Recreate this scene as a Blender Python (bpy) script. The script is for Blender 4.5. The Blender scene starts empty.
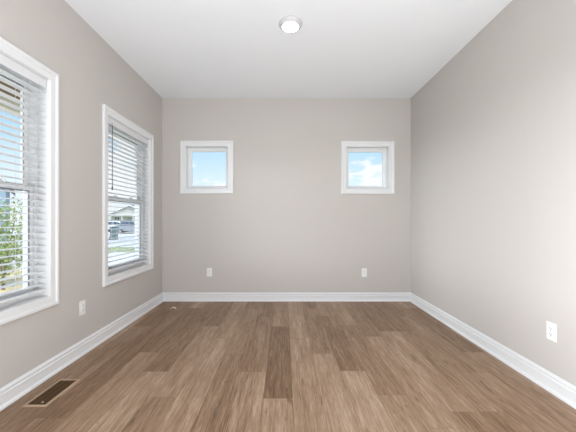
import bpy, bmesh, math, random
from mathutils import Vector, Matrix

S = bpy.context.scene
C = S.collection
PI = math.pi

# ------------------------------------------------------------------ camera
F_PX, W_PX, H_PX = 290.0, 576.0, 432.0
EYE = 1.09
cam_d = bpy.data.cameras.new('camera')
cam_d.sensor_fit = 'HORIZONTAL'
cam_d.sensor_width = 36.0
cam_d.lens = 36.0 * F_PX / W_PX
cam_d.shift_x = (288.0 - 284.3) / W_PX
cam_d.shift_y = -(216.0 - 220.3) / W_PX
cam_d.clip_start = 0.05
cam_d.clip_end = 500
cam = bpy.data.objects.new('camera', cam_d)
C.objects.link(cam)
cam.location = (0, 0, EYE)
cam.rotation_euler = (PI / 2, 0, 0)
S.camera = cam

# ------------------------------------------------------------------ view + world
S.view_settings.view_transform = 'Standard'
S.view_settings.look = 'None'
S.view_settings.exposure = 0.0
S.view_settings.gamma = 1.0
S.view_settings.use_curve_mapping = False

def make_world():
    w = bpy.data.worlds.new('sky')
    S.world = w
    w.use_nodes = True
    nt = w.node_tree
    nt.nodes.clear()
    N, L = nt.nodes.new, nt.links.new
    out = N('ShaderNodeOutputWorld')
    bg = N('ShaderNodeBackground')
    bg.inputs['Strength'].default_value = 1.12
    L(bg.outputs[0], out.inputs[0])
    tc = N('ShaderNodeTexCoord')
    sep = N('ShaderNodeSeparateXYZ')
    L(tc.outputs['Generated'], sep.inputs[0])
    ramp = N('ShaderNodeValToRGB')
    L(sep.outputs['Z'], ramp.inputs[0])
    el = ramp.color_ramp.elements
    el[0].position = 0.0
    el[0].color = (0.88, 0.95, 1.0, 1)
    el[1].position = 1.0
    el[1].color = (0.22, 0.42, 0.80, 1)
    e = el.new(0.10); e.color = (0.80, 0.92, 1.0, 1)
    e = el.new(0.24); e.color = (0.48, 0.74, 0.98, 1)
    e = el.new(0.45); e.color = (0.35, 0.60, 0.93, 1)
    # cumulus: noise stretched sideways, thick near the horizon
    mp = N('ShaderNodeMapping')
    mp.inputs['Location'].default_value = (1.42, 0.4, 0.9)
    mp.inputs['Scale'].default_value = (1.0, 1.0, 2.6)
    L(tc.outputs['Generated'], mp.inputs[0])
    nz = N('ShaderNodeTexNoise')
    nz.inputs['Scale'].default_value = 11
    nz.inputs['Detail'].default_value = 7
    nz.inputs['Roughness'].default_value = 0.55
    L(mp.outputs[0], nz.inputs['Vector'])
    mr = N('ShaderNodeMapRange')
    mr.inputs['From Min'].default_value = 0.0
    mr.inputs['From Max'].default_value = 0.34
    mr.inputs['To Min'].default_value = 0.05
    mr.inputs['To Max'].default_value = -0.16
    L(sep.outputs['Z'], mr.inputs['Value'])
    ad = N('ShaderNodeMath'); ad.operation = 'ADD'
    L(nz.outputs['Fac'], ad.inputs[0]); L(mr.outputs[0], ad.inputs[1])
    # a hazy bank of cloud to the north west
    dp = N('ShaderNodeVectorMath'); dp.operation = 'DOT_PRODUCT'
    L(tc.outputs['Generated'], dp.inputs[0])
    dp.inputs[1].default_value = (-0.50, 0.84, 0.22)
    m2 = N('ShaderNodeMapRange')
    m2.inputs['From Min'].default_value = 0.982
    m2.inputs['From Max'].default_value = 0.995
    m2.inputs['To Max'].default_value = 0.22
    L(dp.outputs['Value'], m2.inputs['Value'])
    ad2 = N('ShaderNodeMath'); ad2.operation = 'ADD'
    L(ad.outputs[0], ad2.inputs[0]); L(m2.outputs[0], ad2.inputs[1])
    # cumulus heads low in the north north east
    dp2 = N('ShaderNodeVectorMath'); dp2.operation = 'DOT_PRODUCT'
    L(tc.outputs['Generated'], dp2.inputs[0])
    dp2.inputs[1].default_value = (0.30, 0.95, 0.10)
    m3 = N('ShaderNodeMapRange')
    m3.inputs['From Min'].default_value = 0.990
    m3.inputs['From Max'].default_value = 0.9985
    m3.inputs['To Max'].default_value = 0.13
    L(dp2.outputs['Value'], m3.inputs['Value'])
    ad3 = N('ShaderNodeMath'); ad3.operation = 'ADD'
    L(ad2.outputs[0], ad3.inputs[0]); L(m3.outputs[0], ad3.inputs[1])
    ad2 = ad3
    cr = N('ShaderNodeMapRange')
    cr.interpolation_type = 'SMOOTHSTEP'
    cr.inputs['From Min'].default_value = 0.50
    cr.inputs['From Max'].default_value = 0.62
    L(ad2.outputs[0], cr.inputs['Value'])
    mx = N('ShaderNodeMixRGB')
    L(cr.outputs[0], mx.inputs['Fac'])
    L(ramp.outputs[0], mx.inputs[1])
    mx.inputs[2].default_value = (0.95, 0.97, 1.0, 1)
    L(mx.outputs[0], bg.inputs['Color'])
make_world()

# ------------------------------------------------------------------ sun and big lights
def light(name, kind, loc, rot, energy, color=(1, 1, 1), size=None):
    d = bpy.data.lights.new(name, kind)
    d.energy = energy
    d.color = color
    if kind == 'AREA':
        d.shape = 'RECTANGLE'
        d.size, d.size_y = size
    if kind == 'SUN':
        d.angle = math.radians(0.6)
    o = bpy.data.objects.new(name, d)
    C.objects.link(o)
    o.location = loc
    o.rotation_euler = rot
    return o

def aim(o, d):
    o.rotation_euler = Vector(d).to_track_quat('-Z', 'Y').to_euler()

sun = light('sun', 'SUN', (5, -5, 12), (0, 0, 0), 4.5, (1.0, 0.96, 0.9))
aim(sun, (-0.55, 0.45, -0.8))
# added wide soft sun from the west, brightens the right wall through the windows
west = light('west_fill_sun', 'SUN', (-12, 3, 6), (0, 0, 0), 9, (0.94, 0.97, 1.0))
west.data.angle = math.radians(44)
aim(west, (0.96, 0.17, -0.08))
# added fill panel in the room behind the camera, aimed at the left wall
rear = light('rear_fill', 'AREA', (0.6, -3.3, 1.35), (0, 0, 0), 14, (0.96, 0.98, 1.0), (2.2, 2.2))
aim(rear, (-0.6, 1, 0.3))
# added fill panel outside the made-up rear window, lights the right wall
side = light('side_fill', 'AREA', (-1.95, -0.55, 1.35), (0, 0, 0), 22, (0.96, 0.98, 1.0), (2.2, 1.5))
aim(side, (1, 0.5, 0.1))
# added upward fill panel low behind the camera, brightens the ceiling
up = light('ceiling_fill', 'AREA', (0.2, -1.0, 0.3), (0, 0, 0), 150, (0.925, 0.967, 1.0), (2.6, 2.0))
aim(up, (-0.12, 0.3, 1))

# ------------------------------------------------------------------ constants
XL, XR, YB, YR, ZC = -1.65, 1.71, 3.92, -4.0, 2.741
T = 0.18

# ------------------------------------------------------------------ materials
def mat(name, col, rough=0.5, metal=0.0, spec=0.5, bump=None, var=None, coat=0.0):
    m = bpy.data.materials.new(name)
    m.use_nodes = True
    nt = m.node_tree
    p = nt.nodes['Principled BSDF']
    p.inputs['Base Color'].default_value = (*col, 1)
    p.inputs['Roughness'].default_value = rough
    p.inputs['Metallic'].default_value = metal
    p.inputs['Specular IOR Level'].default_value = spec
    p.inputs['Coat Weight'].default_value = coat
    N, L = nt.nodes.new, nt.links.new
    tc = N('ShaderNodeTexCoord')
    if var:                                   # (scale, amount)
        nz = N('ShaderNodeTexNoise')
        nz.inputs['Scale'].default_value = var[0]
        nz.inputs['Detail'].default_value = 4
        L(tc.outputs['Object'], nz.inputs['Vector'])
        mx = N('ShaderNodeMixRGB')
        mx.inputs[1].default_value = (*[c * (1 - var[1]) for c in col], 1)
        mx.inputs[2].default_value = (*[min(1, c * (1 + var[1])) for c in col], 1)
        L(nz.outputs['Fac'], mx.inputs['Fac'])
        L(mx.outputs[0], p.inputs['Base Color'])
    if bump:
        nz = N('ShaderNodeTexNoise')
        nz.inputs['Scale'].default_value = bump[0]
        nz.inputs['Detail'].default_value = 3
        L(tc.outputs['Object'], nz.inputs['Vector'])
        b = N('ShaderNodeBump')
        b.inputs['Strength'].default_value = bump[1]
        b.inputs['Distance'].default_value = 0.002
        L(nz.outputs['Fac'], b.inputs['Height'])
        L(b.outputs[0], p.inputs['Normal'])
    return m

M = {}
M['wall'] = mat('greige_wall_paint', (0.575, 0.542, 0.515), 0.75, spec=0.25, bump=(220, 0.12))
M['ceiling'] = mat('ceiling_paint', (0.875, 0.895, 0.925), 0.9, spec=0.15, bump=(260, 0.1))
M['trim'] = mat('white_trim_enamel', (0.80, 0.805, 0.815), 0.28, spec=0.5)
M['vinyl'] = mat('white_vinyl', (0.84, 0.85, 0.86), 0.35)
M['gasket'] = mat('glazing_gasket', (0.20, 0.21, 0.22), 0.6)
M['slat'] = mat('blind_slat', (0.76, 0.765, 0.78), 0.4)
M['cord'] = mat('blind_cord', (0.72, 0.73, 0.74), 0.7)
M['wand'] = mat('backlit_wand', (0.06, 0.07, 0.09), 0.25)  # dark look of a backlit clear wand, put into its colour
M['plate'] = mat('outlet_plate', (0.86, 0.86, 0.85), 0.3)
M['slot'] = mat('outlet_slot', (0.05, 0.05, 0.05), 0.6)
M['screw'] = mat('screw_metal', (0.7, 0.7, 0.7), 0.3, 0.9)
M['ring'] = mat('light_ring', (0.60, 0.60, 0.61), 0.45)
M['vent'] = mat('vent_taupe', (0.43, 0.31, 0.21), 0.45, spec=0.4)
M['vent_dark'] = mat('vent_bronze', (0.12, 0.066, 0.028), 0.5, spec=0.3)
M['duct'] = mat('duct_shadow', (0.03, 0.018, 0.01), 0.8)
M['paper'] = mat('scrap_paper', (0.80, 0.72, 0.58), 0.8)
M['subfloor'] = mat('slab', (0.3, 0.3, 0.3), 0.9)
# outside
M['porch_wood'] = mat('porch_boards', (0.22, 0.13, 0.06), 0.6, var=(9, 0.3))
M['beam'] = mat('porch_beam_paint', (0.82, 0.76, 0.62), 0.6)
M['post'] = mat('blue_grey_paint', (0.33, 0.43, 0.48), 0.6)
M['grass'] = mat('lawn_grass', (0.27, 0.32, 0.15), 0.95, var=(1.5, 0.35))
M['straw'] = mat('straw_bed', (0.55, 0.44, 0.26), 0.95, var=(4, 0.3))
M['concrete'] = mat('pale_concrete', (0.62, 0.61, 0.60), 0.9, var=(1.2, 0.08))
M['asphalt'] = mat('sunlit_asphalt', (0.60, 0.60, 0.59), 0.9, var=(2, 0.08))
M['leaf'] = mat('leaf_green', (0.30, 0.37, 0.13), 0.6, var=(12, 0.45))
M['leaf_dark'] = mat('leaf_deep', (0.16, 0.27, 0.08), 0.7, var=(6, 0.4))
M['bark'] = mat('bark', (0.22, 0.15, 0.09), 0.9)
M['side_blue'] = mat('slate_siding', (0.27, 0.36, 0.45), 0.7)
M['side_white'] = mat('white_siding', (0.74, 0.75, 0.77), 0.7)
M['side_sage'] = mat('sage_siding', (0.50, 0.50, 0.46), 0.7)
M['roof'] = mat('grey_shingles', (0.26, 0.28, 0.31), 0.9, var=(3, 0.2))
M['pane'] = mat('dark_pane', (0.06, 0.09, 0.13), 0.1)
M['car_white'] = mat('white_car_paint', (0.80, 0.80, 0.82), 0.25, coat=0.6)
M['car_silver'] = mat('silver_car_paint', (0.42, 0.45, 0.48), 0.3, 0.5, coat=0.5)
M['tyre'] = mat('tyre', (0.02, 0.02, 0.02), 0.85)
M['hub'] = mat('wheel_hub', (0.45, 0.46, 0.47), 0.4, 0.7)
M['bin'] = mat('bin_plastic', (0.10, 0.16, 0.18), 0.6)
M['door_col'] = mat('front_door_paint', (0.34, 0.35, 0.36), 0.5)

def lamp_lens():
    m = bpy.data.materials.new('lit_lens')
    m.use_nodes = True
    p = m.node_tree.nodes['Principled BSDF']
    p.inputs['Base Color'].default_value = (0.9, 0.9, 0.9, 1)
    p.inputs['Emission Color'].default_value = (0.97, 0.985, 1, 1)
    p.inputs['Emission Strength'].default_value = 50
    return m
M['lens'] = lamp_lens()

def glass_mat():
    m = bpy.data.materials.new('window_glass')
    m.use_nodes = True
    nt = m.node_tree
    nt.nodes.clear()
    N, L = nt.nodes.new, nt.links.new
    out = N('ShaderNodeOutputMaterial')
    mix = N('ShaderNodeMixShader')
    tr = N('ShaderNodeBsdfTransparent'); tr.inputs[0].default_value = (0.97, 0.985, 0.99, 1)
    gl = N('ShaderNodeBsdfGlossy'); gl.inputs['Roughness'].default_value = 0.02
    lw = N('ShaderNodeLayerWeight'); lw.inputs['Blend'].default_value = 0.5
    pw = N('ShaderNodeMath'); pw.operation = 'POWER'; pw.inputs[1].default_value = 4.0
    L(lw.outputs['Facing'], pw.inputs[0])
    fr = N('ShaderNodeMapRange'); fr.inputs['To Min'].default_value = 0.025; fr.inputs['To Max'].default_value = 0.6
    L(pw.outputs[0], fr.inputs['Value'])
    L(fr.outputs[0], mix.inputs[0]); L(tr.outputs[0], mix.inputs[1]); L(gl.outputs[0], mix.inputs[2])
    L(mix.outputs[0], out.inputs[0])
    return m
M['glass'] = glass_mat()

def floor_mat():
    m = bpy.data.materials.new('oak_vinyl_planks')
    m.use_nodes = True
    nt = m.node_tree
    p = nt.nodes['Principled BSDF']
    N, L = nt.nodes.new, nt.links.new
    uv = N('ShaderNodeUVMap'); uv.uv_map = 'plank'
    at = N('ShaderNodeAttribute'); at.attribute_name = 'tone'
    sepa = N('ShaderNodeSeparateColor'); L(at.outputs['Color'], sepa.inputs[0])
    # grain space: plank uv in metres + per plank offset
    off = N('ShaderNodeCombineXYZ')
    mo = N('ShaderNodeMath'); mo.operation = 'MULTIPLY'; mo.inputs[1].default_value = 37.0
    L(sepa.outputs[1], mo.inputs[0]); L(mo.outputs[0], off.inputs[2])
    L(mo.outputs[0], off.inputs[1])
    va = N('ShaderNodeVectorMath'); va.operation = 'ADD'
    L(uv.outputs[0], va.inputs[0]); L(off.outputs[0], va.inputs[1])
    def noise(sc, scale, detail, rough=0.6, dist=0.0):
        mp = N('ShaderNodeMapping'); mp.inputs['Scale'].default_value = sc
        L(va.outputs[0], mp.inputs[0])
        n = N('ShaderNodeTexNoise')
        n.inputs['Scale'].default_value = scale
        n.inputs['Detail'].default_value = detail
        n.inputs['Roughness'].default_value = rough
        n.inputs['Distortion'].default_value = dist
        L(mp.outputs[0], n.inputs['Vector'])
        return n
    broad = noise((9, 0.9, 1), 1.0, 4, 0.6, 0.6)
    fine = noise((120, 7.0, 1), 1.0, 6, 0.8, 0.3)
    cath = noise((30, 2.0, 1), 1.0, 5, 0.65, 1.6)
    knots = noise((24, 5.5, 1), 1.0, 3, 0.55, 1.0)
    def mr(src, a, b, c, d):
        n = N('ShaderNodeMapRange')
        for k, v in zip(('From Min', 'From Max', 'To Min', 'To Max'), (a, b, c, d)):
            n.inputs[k].default_value = v
        L(src, n.inputs['Value'])
        return n.outputs[0]
    def math2(op, a, b):
        n = N('ShaderNodeMath'); n.operation = op
        for i, s in enumerate((a, b)):
            if isinstance(s, (int, float)): n.inputs[i].default_value = s
            else: L(s, n.inputs[i])
        return n.outputs[0]
    v = math2('ADD', mr(broad.outputs['Fac'], 0.3, 0.7, -0.13, 0.13), mr(fine.outputs['Fac'], 0.3, 0.7, -0.30, 0.30))
    v = math2('ADD', v, mr(cath.outputs['Fac'], 0.35, 0.65, -0.13, 0.13))
    v = math2('ADD', v, mr(sepa.outputs[0], 0, 1, 0.22, 0.80))
    ramp = N('ShaderNodeValToRGB')
    L(v, ramp.inputs[0])
    el = ramp.color_ramp.elements
    el[0].position = 0.0; el[0].color = (0.115, 0.062, 0.033, 1)
    el[1].position = 1.0; el[1].color = (0.55, 0.41, 0.30, 1)
    e = el.new(0.30); e.color = (0.215, 0.125, 0.068, 1)
    e = el.new(0.62); e.color = (0.355, 0.232, 0.149, 1)
    # knots / cracks
    kn = mr(knots.outputs['Fac'], 0.65, 0.74, 0, 0.6)
    mk = N('ShaderNodeMixRGB'); L(kn, mk.inputs[0]); L(ramp.outputs[0], mk.inputs[1])
    mk.inputs[2].default_value = (0.06, 0.035, 0.02, 1)
    # seams from the plank edge distance stored in a second uv
    uv2 = N('ShaderNodeUVMap'); uv2.uv_map = 'edge'
    s2 = N('ShaderNodeSeparateXYZ'); L(uv2.outputs[0], s2.inputs[0])
    def edge(o, length):
        a = math2('MULTIPLY', o, length)
        b = math2('SUBTRACT', length, a)
        return math2('MINIMUM', a, b)
    ex = edge(s2.outputs[0], 0.178)
    ey = edge(s2.outputs[1], 1.2)
    d = math2('MINIMUM', ex, ey)
    sm = mr(d, 0.0006, 0.0022, 0.55, 0.0)
    ms = N('ShaderNodeMixRGB'); L(sm, ms.inputs[0]); L(mk.outputs[0], ms.inputs[1])
    ms.inputs[2].default_value = (0.09, 0.055, 0.035, 1)
    L(ms.outputs[0], p.inputs['Base Color'])
    L(mr(fine.outputs['Fac'], 0.3, 0.7, 0.36, 0.50), p.inputs['Roughness'])
    p.inputs['Specular IOR Level'].default_value = 0.35
    b = N('ShaderNodeBump'); b.inputs['Strength'].default_value = 0.25; b.inputs['Distance'].default_value = 0.001
    L(v, b.inputs['Height']); L(b.outputs[0], p.inputs['Normal'])
    return m
M['floor'] = floor_mat()

# ------------------------------------------------------------------ helpers
def obj(name, bm, m, parent=None, smooth=False, loc=None):
    bmesh.ops.remove_doubles(bm, verts=bm.verts, dist=1e-5)
    bmesh.ops.recalc_face_normals(bm, faces=bm.faces)
    me = bpy.data.meshes.new(name)
    bm.to_mesh(me); bm.free()
    if smooth:
        for p in me.polygons: p.use_smooth = True
    me.materials.append(m)
    o = bpy.data.objects.new(name, me)
    C.objects.link(o)
    if parent: o.parent = parent
    if loc: o.location = loc
    return o

def tag(o, label=None, cat=None, group=None, kind=None):
    if label: o['label'] = label
    if cat: o['category'] = cat
    if group: o['group'] = group
    if kind: o['kind'] = kind
    return o

def empty(name, loc, rz=0):
    o = bpy.data.objects.new(name, None)
    C.objects.link(o)
    o.location = loc
    o.rotation_euler = (0, 0, rz)
    o.empty_display_size = 0.1
    return o

def box(bm, x0, x1, y0, y1, z0, z1, bev=0.0):
    r = bmesh.ops.create_cube(bm, size=1)
    vs = r['verts']
    for v in vs:
        v.co = Vector((x0 + (v.co.x + .5) * (x1 - x0), y0 + (v.co.y + .5) * (y1 - y0), z0 + (v.co.z + .5) * (z1 - z0)))
    if bev:
        es = list({e for v in vs for e in v.link_edges})
        bmesh.ops.bevel(bm, geom=es, offset=bev, segments=2, affect='EDGES', profile=0.5)

def tube(bm, a, b, r, n=8, r2=None):
    a, b = Vector(a), Vector(b)
    d = b - a
    res = bmesh.ops.create_cone(bm, cap_ends=True, segments=n, radius1=r, radius2=r if r2 is None else r2, depth=d.length)
    rot = d.to_track_quat('Z', 'Y').to_matrix().to_4x4()
    bmesh.ops.transform(bm, matrix=Matrix.Translation((a + b) / 2) @ rot, verts=res['verts'])

def lathe(bm, prof, n=48):
    rings = []
    for r, z in prof:
        if r < 1e-6:
            rings.append([bm.verts.new((0, 0, z))])
        else:
            rings.append([bm.verts.new((r * math.cos(2 * PI * i / n), r * math.sin(2 * PI * i / n), z)) for i in range(n)])
    for a, b in zip(rings, rings[1:]):
        for i in range(n):
            j = (i + 1) % n
            if len(a) == 1 and len(b) == 1: continue
            if len(a) == 1: bm.faces.new((a[0], b[i], b[j]))
            elif len(b) == 1: bm.faces.new((a[i], a[j], b[0]))
            else: bm.faces.new((a[i], a[j], b[j], b[i]))

def ring_sweep(bm, u0, u1, v0, v1, prof, fn):
    """mitred frame round a rectangle; prof = closed list of (outward offset, height w)"""
    n = len(prof)
    vs = []
    for su, sv in ((-1, -1), (1, -1), (1, 1), (-1, 1)):
        row = []
        for o, w in prof:
            u = (u0 - o) if su < 0 else (u1 + o)
            v = (v0 - o) if sv < 0 else (v1 + o)
            row.append(bm.verts.new(fn(u, v, w)))
        vs.append(row)
    for k in range(4):
        a, b = vs[k], vs[(k + 1) % 4]
        for i in range(n):
            j = (i + 1) % n
            bm.faces.new((a[i], b[i], b[j], a[j]))

def rect_prof(o0, o1, w0, w1, c=0.0015):
    return [(o0, w0), (o0, w1 - c), (o0 + c, w1), (o1 - c, w1), (o1, w1 - c), (o1, w0)]

def wall_panel(name, u0, u1, v0, v1, holes, fn, t, m):
    """wall slab with rectangular openings; w=0 is the room face, w=-t the outer face"""
    us = sorted({u0, u1, *[h[0] for h in holes], *[h[1] for h in holes]})
    vs = sorted({v0, v1, *[h[2] for h in holes], *[h[3] for h in holes]})
    bm = bmesh.new()
    def solid(i, j):
        if i < 0 or j < 0 or i >= len(us) - 1 or j >= len(vs) - 1: return False
        cu, cv = (us[i] + us[i + 1]) / 2, (vs[j] + vs[j + 1]) / 2
        return not any(h[0] < cu < h[1] and h[2] < cv < h[3] for h in holes)
    q = lambda *p: bm.faces.new([bm.verts.new(fn(*c)) for c in p])
    for i in range(len(us) - 1):
        for j in range(len(vs) - 1):
            if not solid(i, j): continue
            a, b, c, d = us[i], us[i + 1], vs[j], vs[j + 1]
            q((a, c, 0), (b, c, 0), (b, d, 0), (a, d, 0))
            q((a, c, -t), (a, d, -t), (b, d, -t), (b, c, -t))
            if not solid(i - 1, j): q((a, c, 0), (a, d, 0), (a, d, -t), (a, c, -t))
            if not solid(i + 1, j): q((b, c, 0), (b, c, -t), (b, d, -t), (b, d, 0))
            if not solid(i, j - 1): q((a, c, 0), (a, c, -t), (b, c, -t), (b, c, 0))
            if not solid(i, j + 1): q((a, d, 0), (b, d, 0), (b, d, -t), (a, d, -t))
    return tag(obj(name, bm, m), kind='structure')

fL = lambda u, v, w: (XL + w, u, v)          # left wall
fR = lambda u, v, w: (XR - w, u, v)
fB = lambda u, v, w: (u, YB - w, v)
fN = lambda u, v, w: (u, YR + w, v)

# ------------------------------------------------------------------ openings
ZT, ZB = 2.071, 0.560                         # tall windows (inside the casing)
W1 = (1.160, 2.028, ZB, ZT)
W2 = (2.704, 3.545, ZB, ZT)
W5 = (-1.75, 0.65, ZB, ZT)                    # unseen opening made up for the side fill, behind the camera
SW3 = (-1.327, -0.762, 1.524, 2.087)          # small squares in the far wall
SW4 = (0.843, 1.411, 1.520, 2.083)
G = 0.02
ex = lambda h: (h[0] - G, h[1] + G, h[2] - G, h[3] + G)

wall_panel('wall_left', YR, YB + T, -0.3, ZC + 0.1, [ex(W1), ex(W2), ex(W5)], fL, T, M['wall'])
wall_panel('wall_right', YR, YB + T, -0.3, ZC + 0.1, [], fR, T, M['wall'])
wall_panel('wall_far', XL, XR, -0.3, ZC + 0.1, [ex(SW3), ex(SW4)], fB, T, M['wall'])
wall_panel('wall_rear', XL, XR, -0.3, ZC + 0.1, [], fN, T, M['wall'])
bm = bmesh.new(); box(bm, XL, XR, YR, YB, ZC, ZC + 0.1)
tag(obj('ceiling', bm, M['ceiling']), kind='structure')

# ------------------------------------------------------------------ floor of planks (one mesh)
def build_floor():
    random.seed(11)
    PW, PL, X0 = 0.178, 1.20, -0.129
    joints = {0: 1.775, -1: 2.09, -5: 2.09, -8: 2.985, -3: 2.68, -4: 1.783, -6: 2.395, -2: 2.37, 4: 1.81,
              5: 1.52, 1: 2.68, 2: 2.373, 3: 2.10, 8: 2.08, 9: 2.40, -7: 1.60, 6: 2.85, 7: 1.65}
    tones = {(0, 2.4): 0.12, (-1, 2.7): 0.34, (-1, 1.5): 0.62, (0, 1.2): 0.70, (-5, 1.5): 0.82, (-5, 2.7): 0.25, (5, 1.1): 0.8,
             (-4, 1.3): 0.45, (4, 1.3): 0.72, (4, 2.4): 0.45, (8, 1.5): 0.55, (9, 1.8): 0.5, (9, 3.0): 0.25, (1, 2.0): 0.7,
             (2, 1.9): 0.72, (3, 1.5): 0.78, (-8, 3.5): 0.2, (-6, 1.9): 0.60, (-2, 1.9): 0.35, (-3, 2.0): 0.75, (8, 2.7): 0.5, (0, 3.5): 0.5}
    bm = bmesh.new()
    uv = bm.loops.layers.uv.new('plank')
    ue = bm.loops.layers.uv.new('edge')
    col = bm.loops.layers.float_color.new('tone')
    for k in range(-9, 11):
        x0, x1 = X0 + k * PW, X0 + (k + 1) * PW
        cx0, cx1 = max(x0, XL), min(x1, XR)
        if cx1 - cx0 < 1e-4: continue
        j = joints.get(k, 2.0 + random.random())
        y = j - 8 * PL
        while y < YB:
            a, b = max(y, YR), min(y + PL, YB)
            if b > a + 1e-4:
                tone = random.uniform(0.18, 0.8)
                for (kk, yy), tv in tones.items():
                    if kk == k and y <= yy < y + PL: tone = tv
                off = random.random()
                vs = [bm.verts.new(c) for c in ((cx0, a, 0), (cx1, a, 0), (cx1, b, 0), (cx0, b, 0))]
                f = bm.faces.new(vs)
                for lp in f.loops:
                    X, Y = lp.vert.co.x, lp.vert.co.y
                    lp[uv].uv = (X - x0 + 10 * off, Y - y)
                    lp[ue].uv = ((X - x0) / PW, (Y - y) / PL)
                    lp[col] = (tone, off, 0, 1)
            y += PL
    me = bpy.data.meshes.new('floor')
    bm.to_mesh(me); bm.free()
    me.materials.append(M['floor'])
    o = bpy.data.objects.new('floor', me)
    C.objects.link(o)
    sd = o.modifiers.new('thick', 'SOLIDIFY'); sd.thickness = 0.02; sd.offset = -1
    tag(o, kind='structure')
build_floor()

# ------------------------------------------------------------------ baseboards
def baseboard(name, p0, p1, nrm, m0=0, m1=0):
    """profile swept p0->p1; nrm points into the room; m0/m1 = mitre amounts"""
    prof = [(0, 0), (0.031, 0.0), (0.031, 0.008), (0.027, 0.015), (0.021, 0.019), (0.0155, 0.021), (0.0150, 0.080), (0.0190, 0.084), (0.0190, 0.089), (0.0110, 0.094),
            (0.0110, 0.104), (0.0150, 0.108), (0.0150, 0.113), (0.0085, 0.119), (0.006, 0.126), (0, 0.126)]
    prof = [(t, z if z < 0.05 else z - 0.011) for t, z in prof]
    p0, p1, nrm = Vector(p0), Vector(p1), Vector(nrm)
    d = (p1 - p0).normalized()
    bm = bmesh.new()
    A = [bm.verts.new(p0 + nrm * t + d * t * m0 + Vector((0, 0, z))) for t, z in prof]
    B = [bm.verts.new(p1 + nrm * t - d * t * m1 + Vector((0, 0, z))) for t, z in prof]
    n = len(prof)
    for i in range(n):
        j = (i + 1) % n
        bm.faces.new((A[i], A[j], B[j], B[i]))
    bm.faces.new(A); bm.faces.new(B)
    tag(obj(name, bm, M['trim']), kind='structure')
e = 0.0005
baseboard('baseboard_left', (XL + e, YR, e), (XL + e, YB - e, e), (1, 0, 0), 0, 1)
baseboard('baseboard_far', (XL + e, YB - e, e), (XR - e, YB - e, e), (0, -1, 0), 1, 1)
baseboard('baseboard_right', (XR - e, YB - e, e), (XR - e, YR, e), (-1, 0, 0), 1, 0)

# ------------------------------------------------------------------ windows
CASING = [(0.004, 0.0005), (0.004, 0.011), (0.008, 0.013), (0.046, 0.0145), (0.050, 0.019), (0.056, 0.0215),
          (0.070, 0.0215), (0.075, 0.018), (0.075, 0.0005)]

def pane(bm, u0, u1, v0, v1, w, fn, t=0.004):
    c = [fn(u, v, x) for x in (w - t / 2, w + t / 2) for u, v in ((u0, v0), (u1, v0), (u1, v1), (u0, v1))]
    vs = [bm.verts.new(p) for p in c]
    for f in ((0, 1, 2, 3), (7, 6, 5, 4), (0, 4, 5, 1), (1, 5, 6, 2), (2, 6, 7, 3), (3, 7, 4, 0)):
        bm.faces.new([vs[i] for i in f])

def local(fn0, org):
    """the wall mapping expressed about a window's own base point"""
    o = Vector(org)
    return lambda u, v, w: tuple(Vector(fn0(u, v, w)) - o)

def shell(n, h, fn0):
    org = fn0((h[0] + h[1]) / 2, h[2], 0)
    root = tag(empty('window_%d' % n, org), kind='structure')
    fn = local(fn0, org)
    bm = bmesh.new(); ring_sweep(bm, *h, CASING, fn); obj('casing', bm, M['trim'], root)
    bm = bmesh.new(); ring_sweep(bm, *h, rect_prof(0, G, -T, 0.002, 0.001), fn); obj('jamb', bm, M['trim'], root)
    return root, fn

def tall_window(n, h, fn0=fL):
    root, fn = shell(n, h, fn0)
    u0, u1, v0, v1 = h
    bm = bmesh.new(); ring_sweep(bm, *h, rect_prof(-0.026, 0, -0.155, -0.070), fn); obj('window_frame', bm, M['vinyl'], root)
    mid = (v0 + v1) / 2 - 0.005
    i0, i1 = u0 + 0.026, u1 - 0.026
    # lower sash nearer the room, upper sash behind it
    for nm, a, b, wA, wB in (('lower_sash', v0 + 0.032, mid + 0.022, -0.108, -0.080), ('upper_sash', mid - 0.022, v1 - 0.032, -0.142, -0.114)):
        bm = bmesh.new()
        ring_sweep(bm, i0 + 0.034, i1 - 0.034, a + 0.042, b - 0.042, rect_prof(0, 0.034, wA, wB, 0.003), fn)
        for (za, zb) in ((a, a + 0.0065), (b - 0.0065, b)):     # rails a little taller than the stiles
            pane(bm, i0, i1, za, zb, (wA + wB) / 2, fn, wB - wA - 0.002)
        s = obj(nm, bm, M['vinyl'], root)
        bm = bmesh.new(); pane(bm, i0 + 0.034, i1 - 0.034, a + 0.042, b - 0.042, (wA + wB) / 2, fn)
        obj('pane', bm, M['glass'], s)
        bm = bmesh.new()
        ring_sweep(bm, i0 + 0.036, i1 - 0.036, a + 0.044, b - 0.044, rect_prof(-0.004, 0.0025, wB - 0.006, wB + 0.0008, 0.0005), fn)
        obj('gasket', bm, M['gasket'], s)
    bm = bmesh.new()
    for uc in (u0 + 0.27, u1 - 0.27):
        x, y, z = fn(uc, mid + 0.022, -0.093)
        box(bm, x - 0.010, x + 0.012, y - 0.028, y + 0.028, z, z + 0.010, 0.002)
        box(bm, x - 0.004, x + 0.014, y - 0.008, y + 0.020, z + 0.010, z + 0.016, 0.002)
    obj('sash_lock', bm, M['vinyl'], root)
    return root

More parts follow.
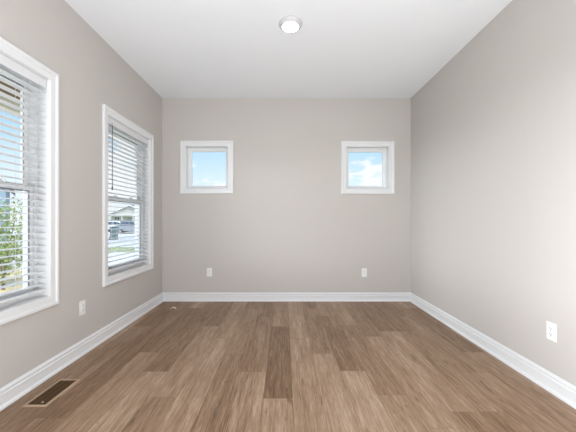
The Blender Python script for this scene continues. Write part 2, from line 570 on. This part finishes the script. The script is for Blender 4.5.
def small_window(n, h, fn0=fB):
    root, fn = shell(n, h, fn0)
    u0, u1, v0, v1 = h
    bm = bmesh.new()
    ring_sweep(bm, *h, rect_prof(-0.026, 0, -0.165, -0.075, 0.003), fn)
    obj('window_frame', bm, M['vinyl'], root)
    bm = bmesh.new()
    ring_sweep(bm, *h, [(-0.047, -0.125), (-0.047, -0.098), (-0.043, -0.092), (-0.030, -0.088), (-0.026, -0.088), (-0.026, -0.125)], fn)
    obj('glazing_bead', bm, M['vinyl'], root)
    bm = bmesh.new(); pane(bm, u0 + 0.046, u1 - 0.046, v0 + 0.046, v1 - 0.046, -0.112, fn); obj('pane', bm, M['glass'], root)

tall_window(1, W1)
tall_window(2, W2)
small_window(3, SW3)
small_window(4, SW4)
# made-up window behind the camera, added to pass the side fill: only its frame
root5, fn5 = shell(5, W5, fL)
bm = bmesh.new(); ring_sweep(bm, *W5, rect_prof(-0.04, 0, -0.165, -0.08), fn5); obj('window_frame', bm, M['vinyl'], root5)

# ------------------------------------------------------------------ blinds
def make_blind(h, label):
    u0, u1, v0, v1 = h
    cu = (u0 + u1) / 2
    half = (u1 - u0) / 2 - 0.006
    root = empty('window_blind', (XL - 0.035, cu, v0))
    tag(root, label, 'blind', 'white slatted blinds in the tall windows')
    H = v1 - v0
    # head rail with a small lipped valance on the room side
    bm = bmesh.new()
    box(bm, -0.027, 0.020, -half, half, H - 0.048, H - 0.003, 0.002)
    obj('head_rail', bm, M['slat'], root)
    bm = bmesh.new()
    box(bm, 0.021, 0.027, -half, half, H - 0.064, H - 0.002, 0.002)
    box(bm, 0.0272, 0.0295, -half, half, H - 0.010, H - 0.003, 0.0008)
    box(bm, 0.0272, 0.0295, -half, half, H - 0.063, H - 0.057, 0.0008)
    obj('valance', bm, M['slat'], root)
    pitch = 0.0443
    z = 0.088
    bm = bmesh.new()
    hs = half - 0.003
    zs = []
    while z < H - 0.062:
        zs.append(z)
        pts = [(-0.025, -0.0012), (-0.0125, 0.0009), (0, 0.0016), (0.0125, 0.0009), (0.025, -0.0012)]
        up = [(x, zz + z + 0.0014) for x, zz in pts]
        dn = [(x, zz + z - 0.0014) for x, zz in reversed(pts)]
        loop = up + dn
        A = [bm.verts.new((x, -hs, zz)) for x, zz in loop]
        B = [bm.verts.new((x, hs, zz)) for x, zz in loop]
        n = len(loop)
        for i in range(n):
            j = (i + 1) % n
            bm.faces.new((A[i], A[j], B[j], B[i]))
        bm.faces.new(A); bm.faces.new(B)
        z += pitch
    obj('slats', bm, M['slat'], root)
    bm = bmesh.new(); box(bm, -0.026, 0.026, -hs, hs, 0.040, 0.057, 0.004)
    br = obj('bottom_rail', bm, M['slat'], root)
    for s in (-1, 1):
        y = s * (half - 0.175)
        bm = bmesh.new()
        for x in (-0.0275, 0.0275):
            if x > 0: tube(bm, (x, y, 0.057), (x, y, H - 0.065), 0.0011, 5)
            else: tube(bm, (x, y, 0.057), (x, y, H - 0.05), 0.0011, 5)
        for zz in zs:
            tube(bm, (-0.0275, y + 0.004, zz - 0.0035), (0.0275, y + 0.004, zz - 0.0035), 0.0007, 4)
        obj('ladder_cord', bm, M['cord'], root)
        bm = bmesh.new(); box(bm, -0.011, 0.011, y - 0.007, y + 0.007, 0.036, 0.0398, 0.001)
        obj('cord_button', bm, M['vinyl'], br)
    # tilt wand hanging at the near side
    yw = -half + 0.088
    bm = bmesh.new()
    tube(bm, (0.034, yw, H - 0.655), (0.034, yw, H - 0.075), 0.0038, 6)
    tube(bm, (0.034, yw, H - 0.69), (0.034, yw, H - 0.655), 0.0058, 8)
    tube(bm, (0.034, yw, H - 0.075), (0.031, yw, H - 0.045), 0.0018, 6)
    obj('tilt_wand', bm, M['wand'], root)
    return root

blind = make_blind(W1, 'white horizontal slat blind with open slats in the tall window cut off at the left')
def dup(root, loc, label):
    r = root.copy(); C.objects.link(r); r.location = loc; r['label'] = label
    for ch in list(root.children):
        c = ch.copy(); C.objects.link(c); c.parent = r
        for g in list(ch.children):
            d = g.copy(); C.objects.link(d); d.parent = c
    return r
dup(blind, (XL - 0.035, (W2[0] + W2[1]) / 2, ZB),
    'white horizontal slat blind with dark tilt wand in the tall window nearest the far corner')

# ------------------------------------------------------------------ outlets
def outlet_parts(root):
    """built facing -Y, back on y=0, centred on the origin"""
    bm = bmesh.new(); box(bm, -0.035, 0.035, -0.006, -0.0003, -0.0575, 0.0575, 0.003)
    obj('wall_plate', bm, M['plate'], root)
    for s in (-1, 1):
        bm = bmesh.new()
        zc = s * 0.0195
        r = bmesh.ops.create_cone(bm, cap_ends=True, segments=28, radius1=0.0172, radius2=0.0165, depth=0.0025)
        bmesh.ops.transform(bm, matrix=Matrix.Translation((0, -0.0075, zc)) @ Matrix.Rotation(PI / 2, 4, 'X'), verts=r['verts'])
        for v in bm.verts: v.co.z = max(min(v.co.z, zc + 0.0135), zc - 0.0135)
        f = obj('receptacle', bm, M['plate'], root)
        bm = bmesh.new()
        box(bm, -0.0075, -0.0055, -0.0093, -0.0085, zc - 0.001, zc + 0.008)
        box(bm, 0.0055, 0.0075, -0.0093, -0.0085, zc, zc + 0.007)
        tube(bm, (0, -0.0094, zc - 0.0075), (0, -0.0085, zc - 0.0075), 0.0026, 10)
        obj('slots', bm, M['slot'], f)
    bm = bmesh.new(); tube(bm, (0, -0.0072, 0), (0, -0.006, 0), 0.0032, 12); obj('screw', bm, M['screw'], root)

o1 = empty('power_outlet', (-1.01, YB, 0.388)); outlet_parts(o1)
tag(o1, 'white duplex power outlet on the far wall, below the left small window', 'outlet', 'white wall outlets')
def place_outlet(loc, rz, label):
    o = dup(o1, loc, label); o.rotation_euler = (0, 0, rz)
place_outlet((1.08, YB, 0.383), 0, 'white duplex power outlet on the far wall, below the right small window')
place_outlet((XL, 2.365, 0.377), PI / 2, 'white duplex power outlet on the left wall between the two tall windows')
place_outlet((XR, 1.852, 0.38), -PI / 2, 'white duplex power outlet on the right wall')

# ------------------------------------------------------------------ ceiling light
lt = empty('ceiling_light', (0.052, 2.44, ZC))
tag(lt, 'round flush white ceiling light, switched on, above the middle of the room', 'ceiling light')
bm = bmesh.new()
lathe(bm, [(0, -0.0005), (0.100, -0.0005), (0.100, -0.005), (0.096, -0.010), (0.078, -0.026), (0.074, -0.029), (0.069, -0.029), (0.068, -0.022), (0, -0.022)])
obj('trim_ring', bm, M['ring'], lt, smooth=True)
bm = bmesh.new()
lathe(bm, [(0, -0.0225), (0.0675, -0.0225), (0.0675, -0.0245), (0.055, -0.0265), (0.035, -0.0278), (0, -0.0283)])
obj('light_diffuser', bm, M['lens'], lt, smooth=True)

# ------------------------------------------------------------------ floor vent
VX0, VX1, VY0, VY1 = -1.535, -1.392, 1.692, 1.985
vt = empty('floor_vent', ((VX0 + VX1) / 2, (VY0 + VY1) / 2, 0))
tag(vt, 'brown metal floor vent with dark louvres, lying along the left baseboard', 'vent')
hx, hy = (VX1 - VX0) / 2, (VY1 - VY0) / 2
bm = bmesh.new()
ring_sweep(bm, -hx + 0.017, hx - 0.017, -hy + 0.017, hy - 0.017,
           [(0, 0.0005), (0, 0.0045), (0.003, 0.006), (0.011, 0.006), (0.017, 0.002), (0.017, 0.0005)], lambda u, v, w: (u, v, w))
obj('rim', bm, M['vent'], vt)
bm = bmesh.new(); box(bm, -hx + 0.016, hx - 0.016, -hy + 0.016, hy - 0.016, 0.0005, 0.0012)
obj('duct_shade_sheet', bm, M['duct'], vt)  # dark sheet under the louvres, shade of the duct put into its colour
bm = bmesh.new()
n = 26
for i in range(n):
    y = -hy + 0.021 + (2 * hy - 0.042) * i / (n - 1)
    box(bm, -hx + 0.017, hx - 0.017, y - 0.0016, y + 0.0016, 0.0013, 0.0048)
for x in (-0.018, 0.018):
    box(bm, x - 0.0012, x + 0.0012, -hy + 0.017, hy - 0.017, 0.0013, 0.0046)
obj('louvres', bm, M['vent_dark'], vt)
bm = bmesh.new()
box(bm, 0.017, 0.031, -hy + 0.030, -hy + 0.038, 0.0049, 0.0085, 0.001)
tube(bm, (0.024, -hy + 0.034, 0.008), (0.024, -hy + 0.034, 0.013), 0.0035, 10)
obj('damper_lever', bm, M['vent'], vt)

# ------------------------------------------------------------------ scrap on the floor
bm = bmesh.new()
P = [(-0.042, -0.012, 0.002), (-0.030, 0.010, 0.004), (-0.012, 0.016, 0.014), (0.004, 0.006, 0.020), (0.024, 0.004, 0.012), (0.044, -0.010, 0.002),
     (-0.036, -0.020, 0.001), (-0.014, -0.006, 0.006), (0.002, -0.008, 0.013), (0.022, -0.012, 0.007), (0.036, -0.020, 0.001)]
V = [bm.verts.new(p) for p in P]
for f in ((0, 6, 7, 1), (1, 7, 2), (2, 7, 8, 3), (3, 8, 9, 4), (4, 9, 10, 5)):
    bm.faces.new([V[i] for i in f])
sc = obj('paper_scrap', bm, M['paper'], loc=(-1.37, 3.58, 0.0012))
m_ = sc.modifiers.new('thick', 'SOLIDIFY'); m_.thickness = 0.0012; m_.offset = 1
tag(sc, 'small crumpled pale scrap lying on the floor near the far left corner', 'scrap')

# ================================================================== OUTSIDE
GZ = -0.5
def slab(name, x0, x1, y0, y1, z0, z1, m):
    bm = bmesh.new(); box(bm, x0, x1, y0, y1, z0, z1)
    return tag(obj(name, bm, m), kind='structure')
slab('lawn', -90, 30, -30, 110, GZ - 0.2, GZ, M['grass'])
slab('planting_bed', -12, XL - T - 1.9, 0, 9.6, GZ, GZ + 0.03, M['straw'])
slab('driveway', -12, -5.2, 9.7, 14.2, GZ, GZ + 0.02, M['concrete'])
slab('street', -60, -4, 17.2, 33, GZ, GZ + 0.015, M['asphalt'])
slab('parking_apron', -50, -6, 33, 47, GZ, GZ + 0.02, M['concrete'])
# porch
slab('porch_floor', -3.5, XL - T - 0.005, -3.5, 4.3, -0.25, -0.03, M['concrete'])
slab('porch_ceiling', -3.5, XL - T - 0.005, -3.5, 4.45, 2.57, 2.67, M['porch_wood'])
bm = bmesh.new()
box(bm, -3.5, -3.34, -3.5, 4.45, 2.44, 2.57, 0.004)
box(bm, -3.34, XL - T - 0.006, 4.29, 4.45, 2.44, 2.57, 0.004)
tag(obj('porch_beam', bm, M['beam']), kind='structure')

pp = empty('porch_post', (-2.90, 3.32, -0.03))
tag(pp, 'short blue-grey post standing on the porch outside the nearer tall window', 'post')
bm = bmesh.new(); box(bm, -0.05, 0.05, -0.05, 0.05, 0.0, 1.2, 0.004); obj('shaft', bm, M['post'], pp)
bm = bmesh.new(); box(bm, -0.062, 0.062, -0.062, 0.062, 1.2, 1.23, 0.004)
obj('cap', bm, M['post'], pp)
bm = bmesh.new(); box(bm, -0.068, 0.068, -0.068, 0.068, 0.0, 0.09, 0.006); obj('base', bm, M['post'], pp)

# shrubs and trees
def plant(name, loc, label, cat, h, rad, n, leaf, lm, trunk_h, seed, group=None, blobs=6):
    rnd = random.Random(seed)
    r = empty(name, loc)
    tag(r, label, cat, group)
    bm = bmesh.new()
    top = Vector((0, 0, trunk_h))
    tube(bm, (0, 0, 0), top, 0.02 * h, 7, 0.012 * h)
    cs = []
    for i in range(blobs):
        a = rnd.random() * 2 * PI
        q = Vector((math.cos(a) * rad * .5 * rnd.random(), math.sin(a) * rad * .5 * rnd.random(), trunk_h + (h - trunk_h) * (i + .5) / blobs))
        cs.append((q, rad * rnd.uniform(.45, .7)))
        tube(bm, top * rnd.uniform(.5, 1), q, 0.009 * h, 5, 0.004 * h)
    obj('trunk', bm, M['bark'], r)
    bm = bmesh.new()
    for i in range(n):
        q, rr = cs[rnd.randrange(len(cs))]
        d = Vector((rnd.gauss(0, 1), rnd.gauss(0, 1), rnd.gauss(0, 1))).normalized() * rr * rnd.random() ** .45
        p = q + d
        a = Vector((rnd.gauss(0, 1), rnd.gauss(0, 1), rnd.gauss(0, .6))).normalized()
        b = a.cross(Vector((rnd.gauss(0, 1), rnd.gauss(0, 1), rnd.gauss(0, 1)))).normalized()
        nn = a.cross(b)
        L = leaf * rnd.uniform(.7, 1.3)
        v = [bm.verts.new(p), bm.verts.new(p + a * L * .5 + b * L * .28 + nn * L * .08), bm.verts.new(p + a * L), bm.verts.new(p + a * L * .5 - b * L * .28 + nn * L * .08)]
        bm.faces.new((v[0], v[1], v[2])); bm.faces.new((v[0], v[2], v[3]))
    me = bpy.data.meshes.new('foliage'); bm.to_mesh(me); bm.free(); me.materials.append(lm)
    o = bpy.data.objects.new('foliage', me); C.objects.link(o); o.parent = r
    return r

plant('young_tree', (-6.3, 6.5, GZ + 0.03), 'young leafy yellow-green tree outside the nearer tall window', 'tree', 1.85, 0.62, 1500, 0.075, M['leaf'], 0.35, 3)
g = 'low shrubs in the straw bed'
plant('shrub', (-7.6, 7.7, GZ + 0.03), 'low green shrub in the straw bed behind the young tree', 'shrub', 0.8, 0.45, 900, 0.07, M['leaf_dark'], 0.08, 5, g, 4)
plant('shrub', (-5.6, 5.2, GZ + 0.03), 'low yellow-green shrub nearest the porch', 'shrub', 0.62, 0.36, 800, 0.06, M['leaf'], 0.06, 6, g, 4)

# houses across the street
def house(loc, rz, w, d, h, rh, sm, label, storeys=1, porch=True, zw=1.6):
    r = empty('house', loc, rz)
    tag(r, label, 'house', 'houses across the street')
    # front faces local -Y, gable ridge runs along Y
    bm = bmesh.new()
    f = [(-w / 2, 0), (w / 2, 0), (w / 2, h), (0, h + rh), (-w / 2, h)]
    A = [bm.verts.new((x, -d / 2, z)) for x, z in f]
    B = [bm.verts.new((x, d / 2, z)) for x, z in f]
    bm.faces.new(A); bm.faces.new(B)
    for i in range(5): bm.faces.new((A[i], A[(i + 1) % 5], B[(i + 1) % 5], B[i]))
    for v in bm.verts:
        if v.co.z > h - 0.01: v.co.z -= 0.02
    obj('walls', bm, sm, r)
    ov = 0.4
    sl = rh / (w / 2)
    bm = bmesh.new()
    bt = bmesh.new()
    for s in (-1, 1):
        for b_, t0, t1, y0, y1 in ((bm, 0.0, 0.16, -d / 2 - ov, d / 2 + ov), (bt, -0.16, 0.10, -d / 2 - ov - 0.06, -d / 2 - ov - 0.005)):
            xe = s * (w / 2 + ov)
            ze = h - ov * sl
            q = [(0, h + rh + t0), (xe, ze + t0), (xe, ze + t1), (0, h + rh + t1)]
            P0 = [b_.verts.new((x, y0, z)) for x, z in q]; P1 = [b_.verts.new((x, y1, z)) for x, z in q]
            b_.faces.new(P0); b_.faces.new(P1)
            for i in range(4): b_.faces.new((P0[i], P0[(i + 1) % 4], P1[(i + 1) % 4], P1[i]))
    obj('roof', bm, M['roof'], r)
    obj('rake_board', bt, M['side_white'], r)
    for k in range(storeys):
        zc = zw + 2.9 * k
        for xc in (-w * .3, w * .3) if k == 0 else (-w * .3, 0, w * .3):
            bm = bmesh.new()
            ring_sweep(bm, xc - .45, xc + .45, zc - .7, zc + .7, rect_prof(0, .1, 0, .06, .005), lambda u, v, q: (u, -d / 2 - q, v))
            box(bm, xc - .02, xc + .02, -d / 2 - .05, -d / 2 - .012, zc - .7, zc + .7)
            box(bm, xc - .45, xc + .45, -d / 2 - .05, -d / 2 - .012, zc - .02, zc + .02)
            wf = obj('window', bm, M['side_white'], r)
            bm = bmesh.new(); box(bm, xc - .45, xc + .45, -d / 2 - .01, -d / 2, zc - .7, zc + .7)
            obj('pane', bm, M['pane'], wf)
    bm = bmesh.new(); box(bm, -.48, .48, -d / 2 - .04, -d / 2, 0.1, 2.2, .01); obj('door', bm, M['door_col'], r)
    if porch:
        bm = bmesh.new(); box(bm, -w * .42, w * .42, -d / 2 - 1.7, -d / 2 - 0.06, 2.55, 2.75, .02); pr = obj('porch_roof', bm, M['side_white'], r)
        for xc in (-w * .4, -w * .13, w * .13, w * .4):
            bm = bmesh.new(); box(bm, xc - .09, xc + .09, -d / 2 - 1.62, -d / 2 - 1.44, 0, 2.55, .01); obj('column', bm, M['side_white'], pr)
    return r

def toward(x, y):    # yaw so that the local -Y front faces the camera
    return math.atan2(-x, y) * 1.0
h1 = house((-26.0, 21.5, GZ), math.radians(42), 8.0, 9, 4.3, 4.4, M['side_blue'], 'slate blue steep-gabled house with white rake boards seen through the nearer tall window', 1, True, 3.15)
xs = [(-44.0, 62, 8.5, M['side_white'], 'white house across the street, leftmost seen through the farther tall window'),
      (-33.0, 64, 8.0, M['side_sage'], 'sage green house across the street, seen through the middle of the farther tall window'),
      (-22.5, 63, 8.0, M['side_white'], 'white house across the street, behind the right edge of the farther tall window')]
for x, y, w, m_s, lb in xs:
    house((x, y, GZ), math.radians(12), w, 7, 2.9, 1.9, m_s, lb, 1)

# cars
def make_car(loc, rz, paint, label):
    r = empty('car', loc, rz)
    tag(r, label, 'car', 'cars parked across the street')
    hw = 0.88
    prof = [(-2.2, .32), (-2.22, .62), (-2.1, .86), (-1.75, .95), (-1.15, 1.42), (-.5, 1.50), (.35, 1.46), (1.0, 1.0), (1.75, .90), (2.15, .72), (2.22, .45), (2.15, .30)]
    bm = bmesh.new()
    rows = []
    for s, k in ((-1, 1), (1, 1)):
        rows.append([bm.verts.new((x, s * hw * (0.80 if z > 1.2 else 0.97 if z > .88 else 1.0), z)) for x, z in prof])
    bm.faces.new(rows[0]); bm.faces.new(rows[1])
    n = len(prof)
    for i in range(n): bm.faces.new((rows[0][i], rows[0][(i + 1) % n], rows[1][(i + 1) % n], rows[1][i]))
    bmesh.ops.bevel(bm, geom=bm.edges[:], offset=0.05, segments=2, affect='EDGES')
    obj('body', bm, paint, r, smooth=False)
    bm = bmesh.new()
    for s in (-1, 1):
        for q in ([(-1.45, 1.0), (-1.08, 1.36), (-.45, 1.42), (-.45, 1.0)], [(-.37, 1.0), (-.37, 1.42), (.28, 1.38), (.80, 1.0)]):
            vs = []
            for off in (0.0, 0.035):
                for x, z in q:
                    y = hw * (0.97 - (z - .95) / .47 * 0.17)
                    vs.append(bm.verts.new((x, s * (y - 0.02 + off), z)))
            bm.faces.new(vs[:4]); bm.faces.new(vs[4:])
            for i in range(4): bm.faces.new((vs[i], vs[(i + 1) % 4], vs[4 + (i + 1) % 4], vs[4 + i]))
    for a, b in (((.42, 1.43), (.96, 1.045)), ((-1.70, 1.0), (-1.22, 1.385))):
        vs = [bm.verts.new((a[0] + o, s * hw * f * .9, a[1] + o2)) for o, o2 in ((0, 0), (0.02 if a[0] > 0 else -0.02, .03)) for s, f in ((-1, .8 if a[1] > 1.2 else .95), (1, .8 if a[1] > 1.2 else .95))]
        ws = [bm.verts.new((b[0] + o, s * hw * f * .9, b[1] + o2)) for o, o2 in ((0, 0), (0.02 if a[0] > 0 else -0.02, .03)) for s, f in ((-1, .8 if b[1] > 1.2 else .95), (1, .8 if b[1] > 1.2 else .95))]
        bm.faces.new((vs[0], vs[1], ws[1], ws[0])); bm.faces.new((vs[2], vs[3], ws[3], ws[2]))
    obj('window_glass', bm, M['pane'], r)
    for x in (-1.35, 1.38):
        for s in (-1, 1):
            bm = bmesh.new(); tube(bm, (x, s * (hw - .16), .32), (x, s * (hw + .04), .32), .32, 24)
            wh = obj('wheel', bm, M['tyre'], r)
            bm = bmesh.new(); tube(bm, (x, s * (hw + .041), .32), (x, s * (hw + .055), .32), .19, 16); obj('hubcap', bm, M['hub'], wh)
    return r
make_car((-22.6, 39.5, GZ + 0.02), math.radians(12), M['car_white'], 'white car parked furthest left across the street')
make_car((-17.9, 34.6, GZ + 0.02), math.radians(18), M['car_silver'], 'silver car parked across the street beside the white one')

# wheeled bin
bn = empty('wheeled_bin', (-13.8, 23.5, GZ + 0.015), 0.6)
tag(bn, 'dark teal wheeled bin standing by the street, seen through the farther tall window', 'bin')
bm = bmesh.new()
A = [bm.verts.new((x, y, 0.06)) for x, y in ((-.24, -.26), (.24, -.26), (.24, .26), (-.24, .26))]
B = [bm.verts.new((x, y, 1.0)) for x, y in ((-.30, -.34), (.30, -.34), (.30, .34), (-.30, .34))]
bm.faces.new(A); bm.faces.new(B)
for i in range(4): bm.faces.new((A[i], A[(i + 1) % 4], B[(i + 1) % 4], B[i]))
obj('tub', bm, M['bin'], bn)
bm = bmesh.new(); box(bm, -.33, .33, -.37, .37, 1.0, 1.07, .02); obj('lid', bm, M['bin'], bn)
for s in (-1, 1):
    bm = bmesh.new(); tube(bm, (s * .25, .27, .12), (s * .31, .27, .12), .12, 16); obj('wheel', bm, M['tyre'], bn)
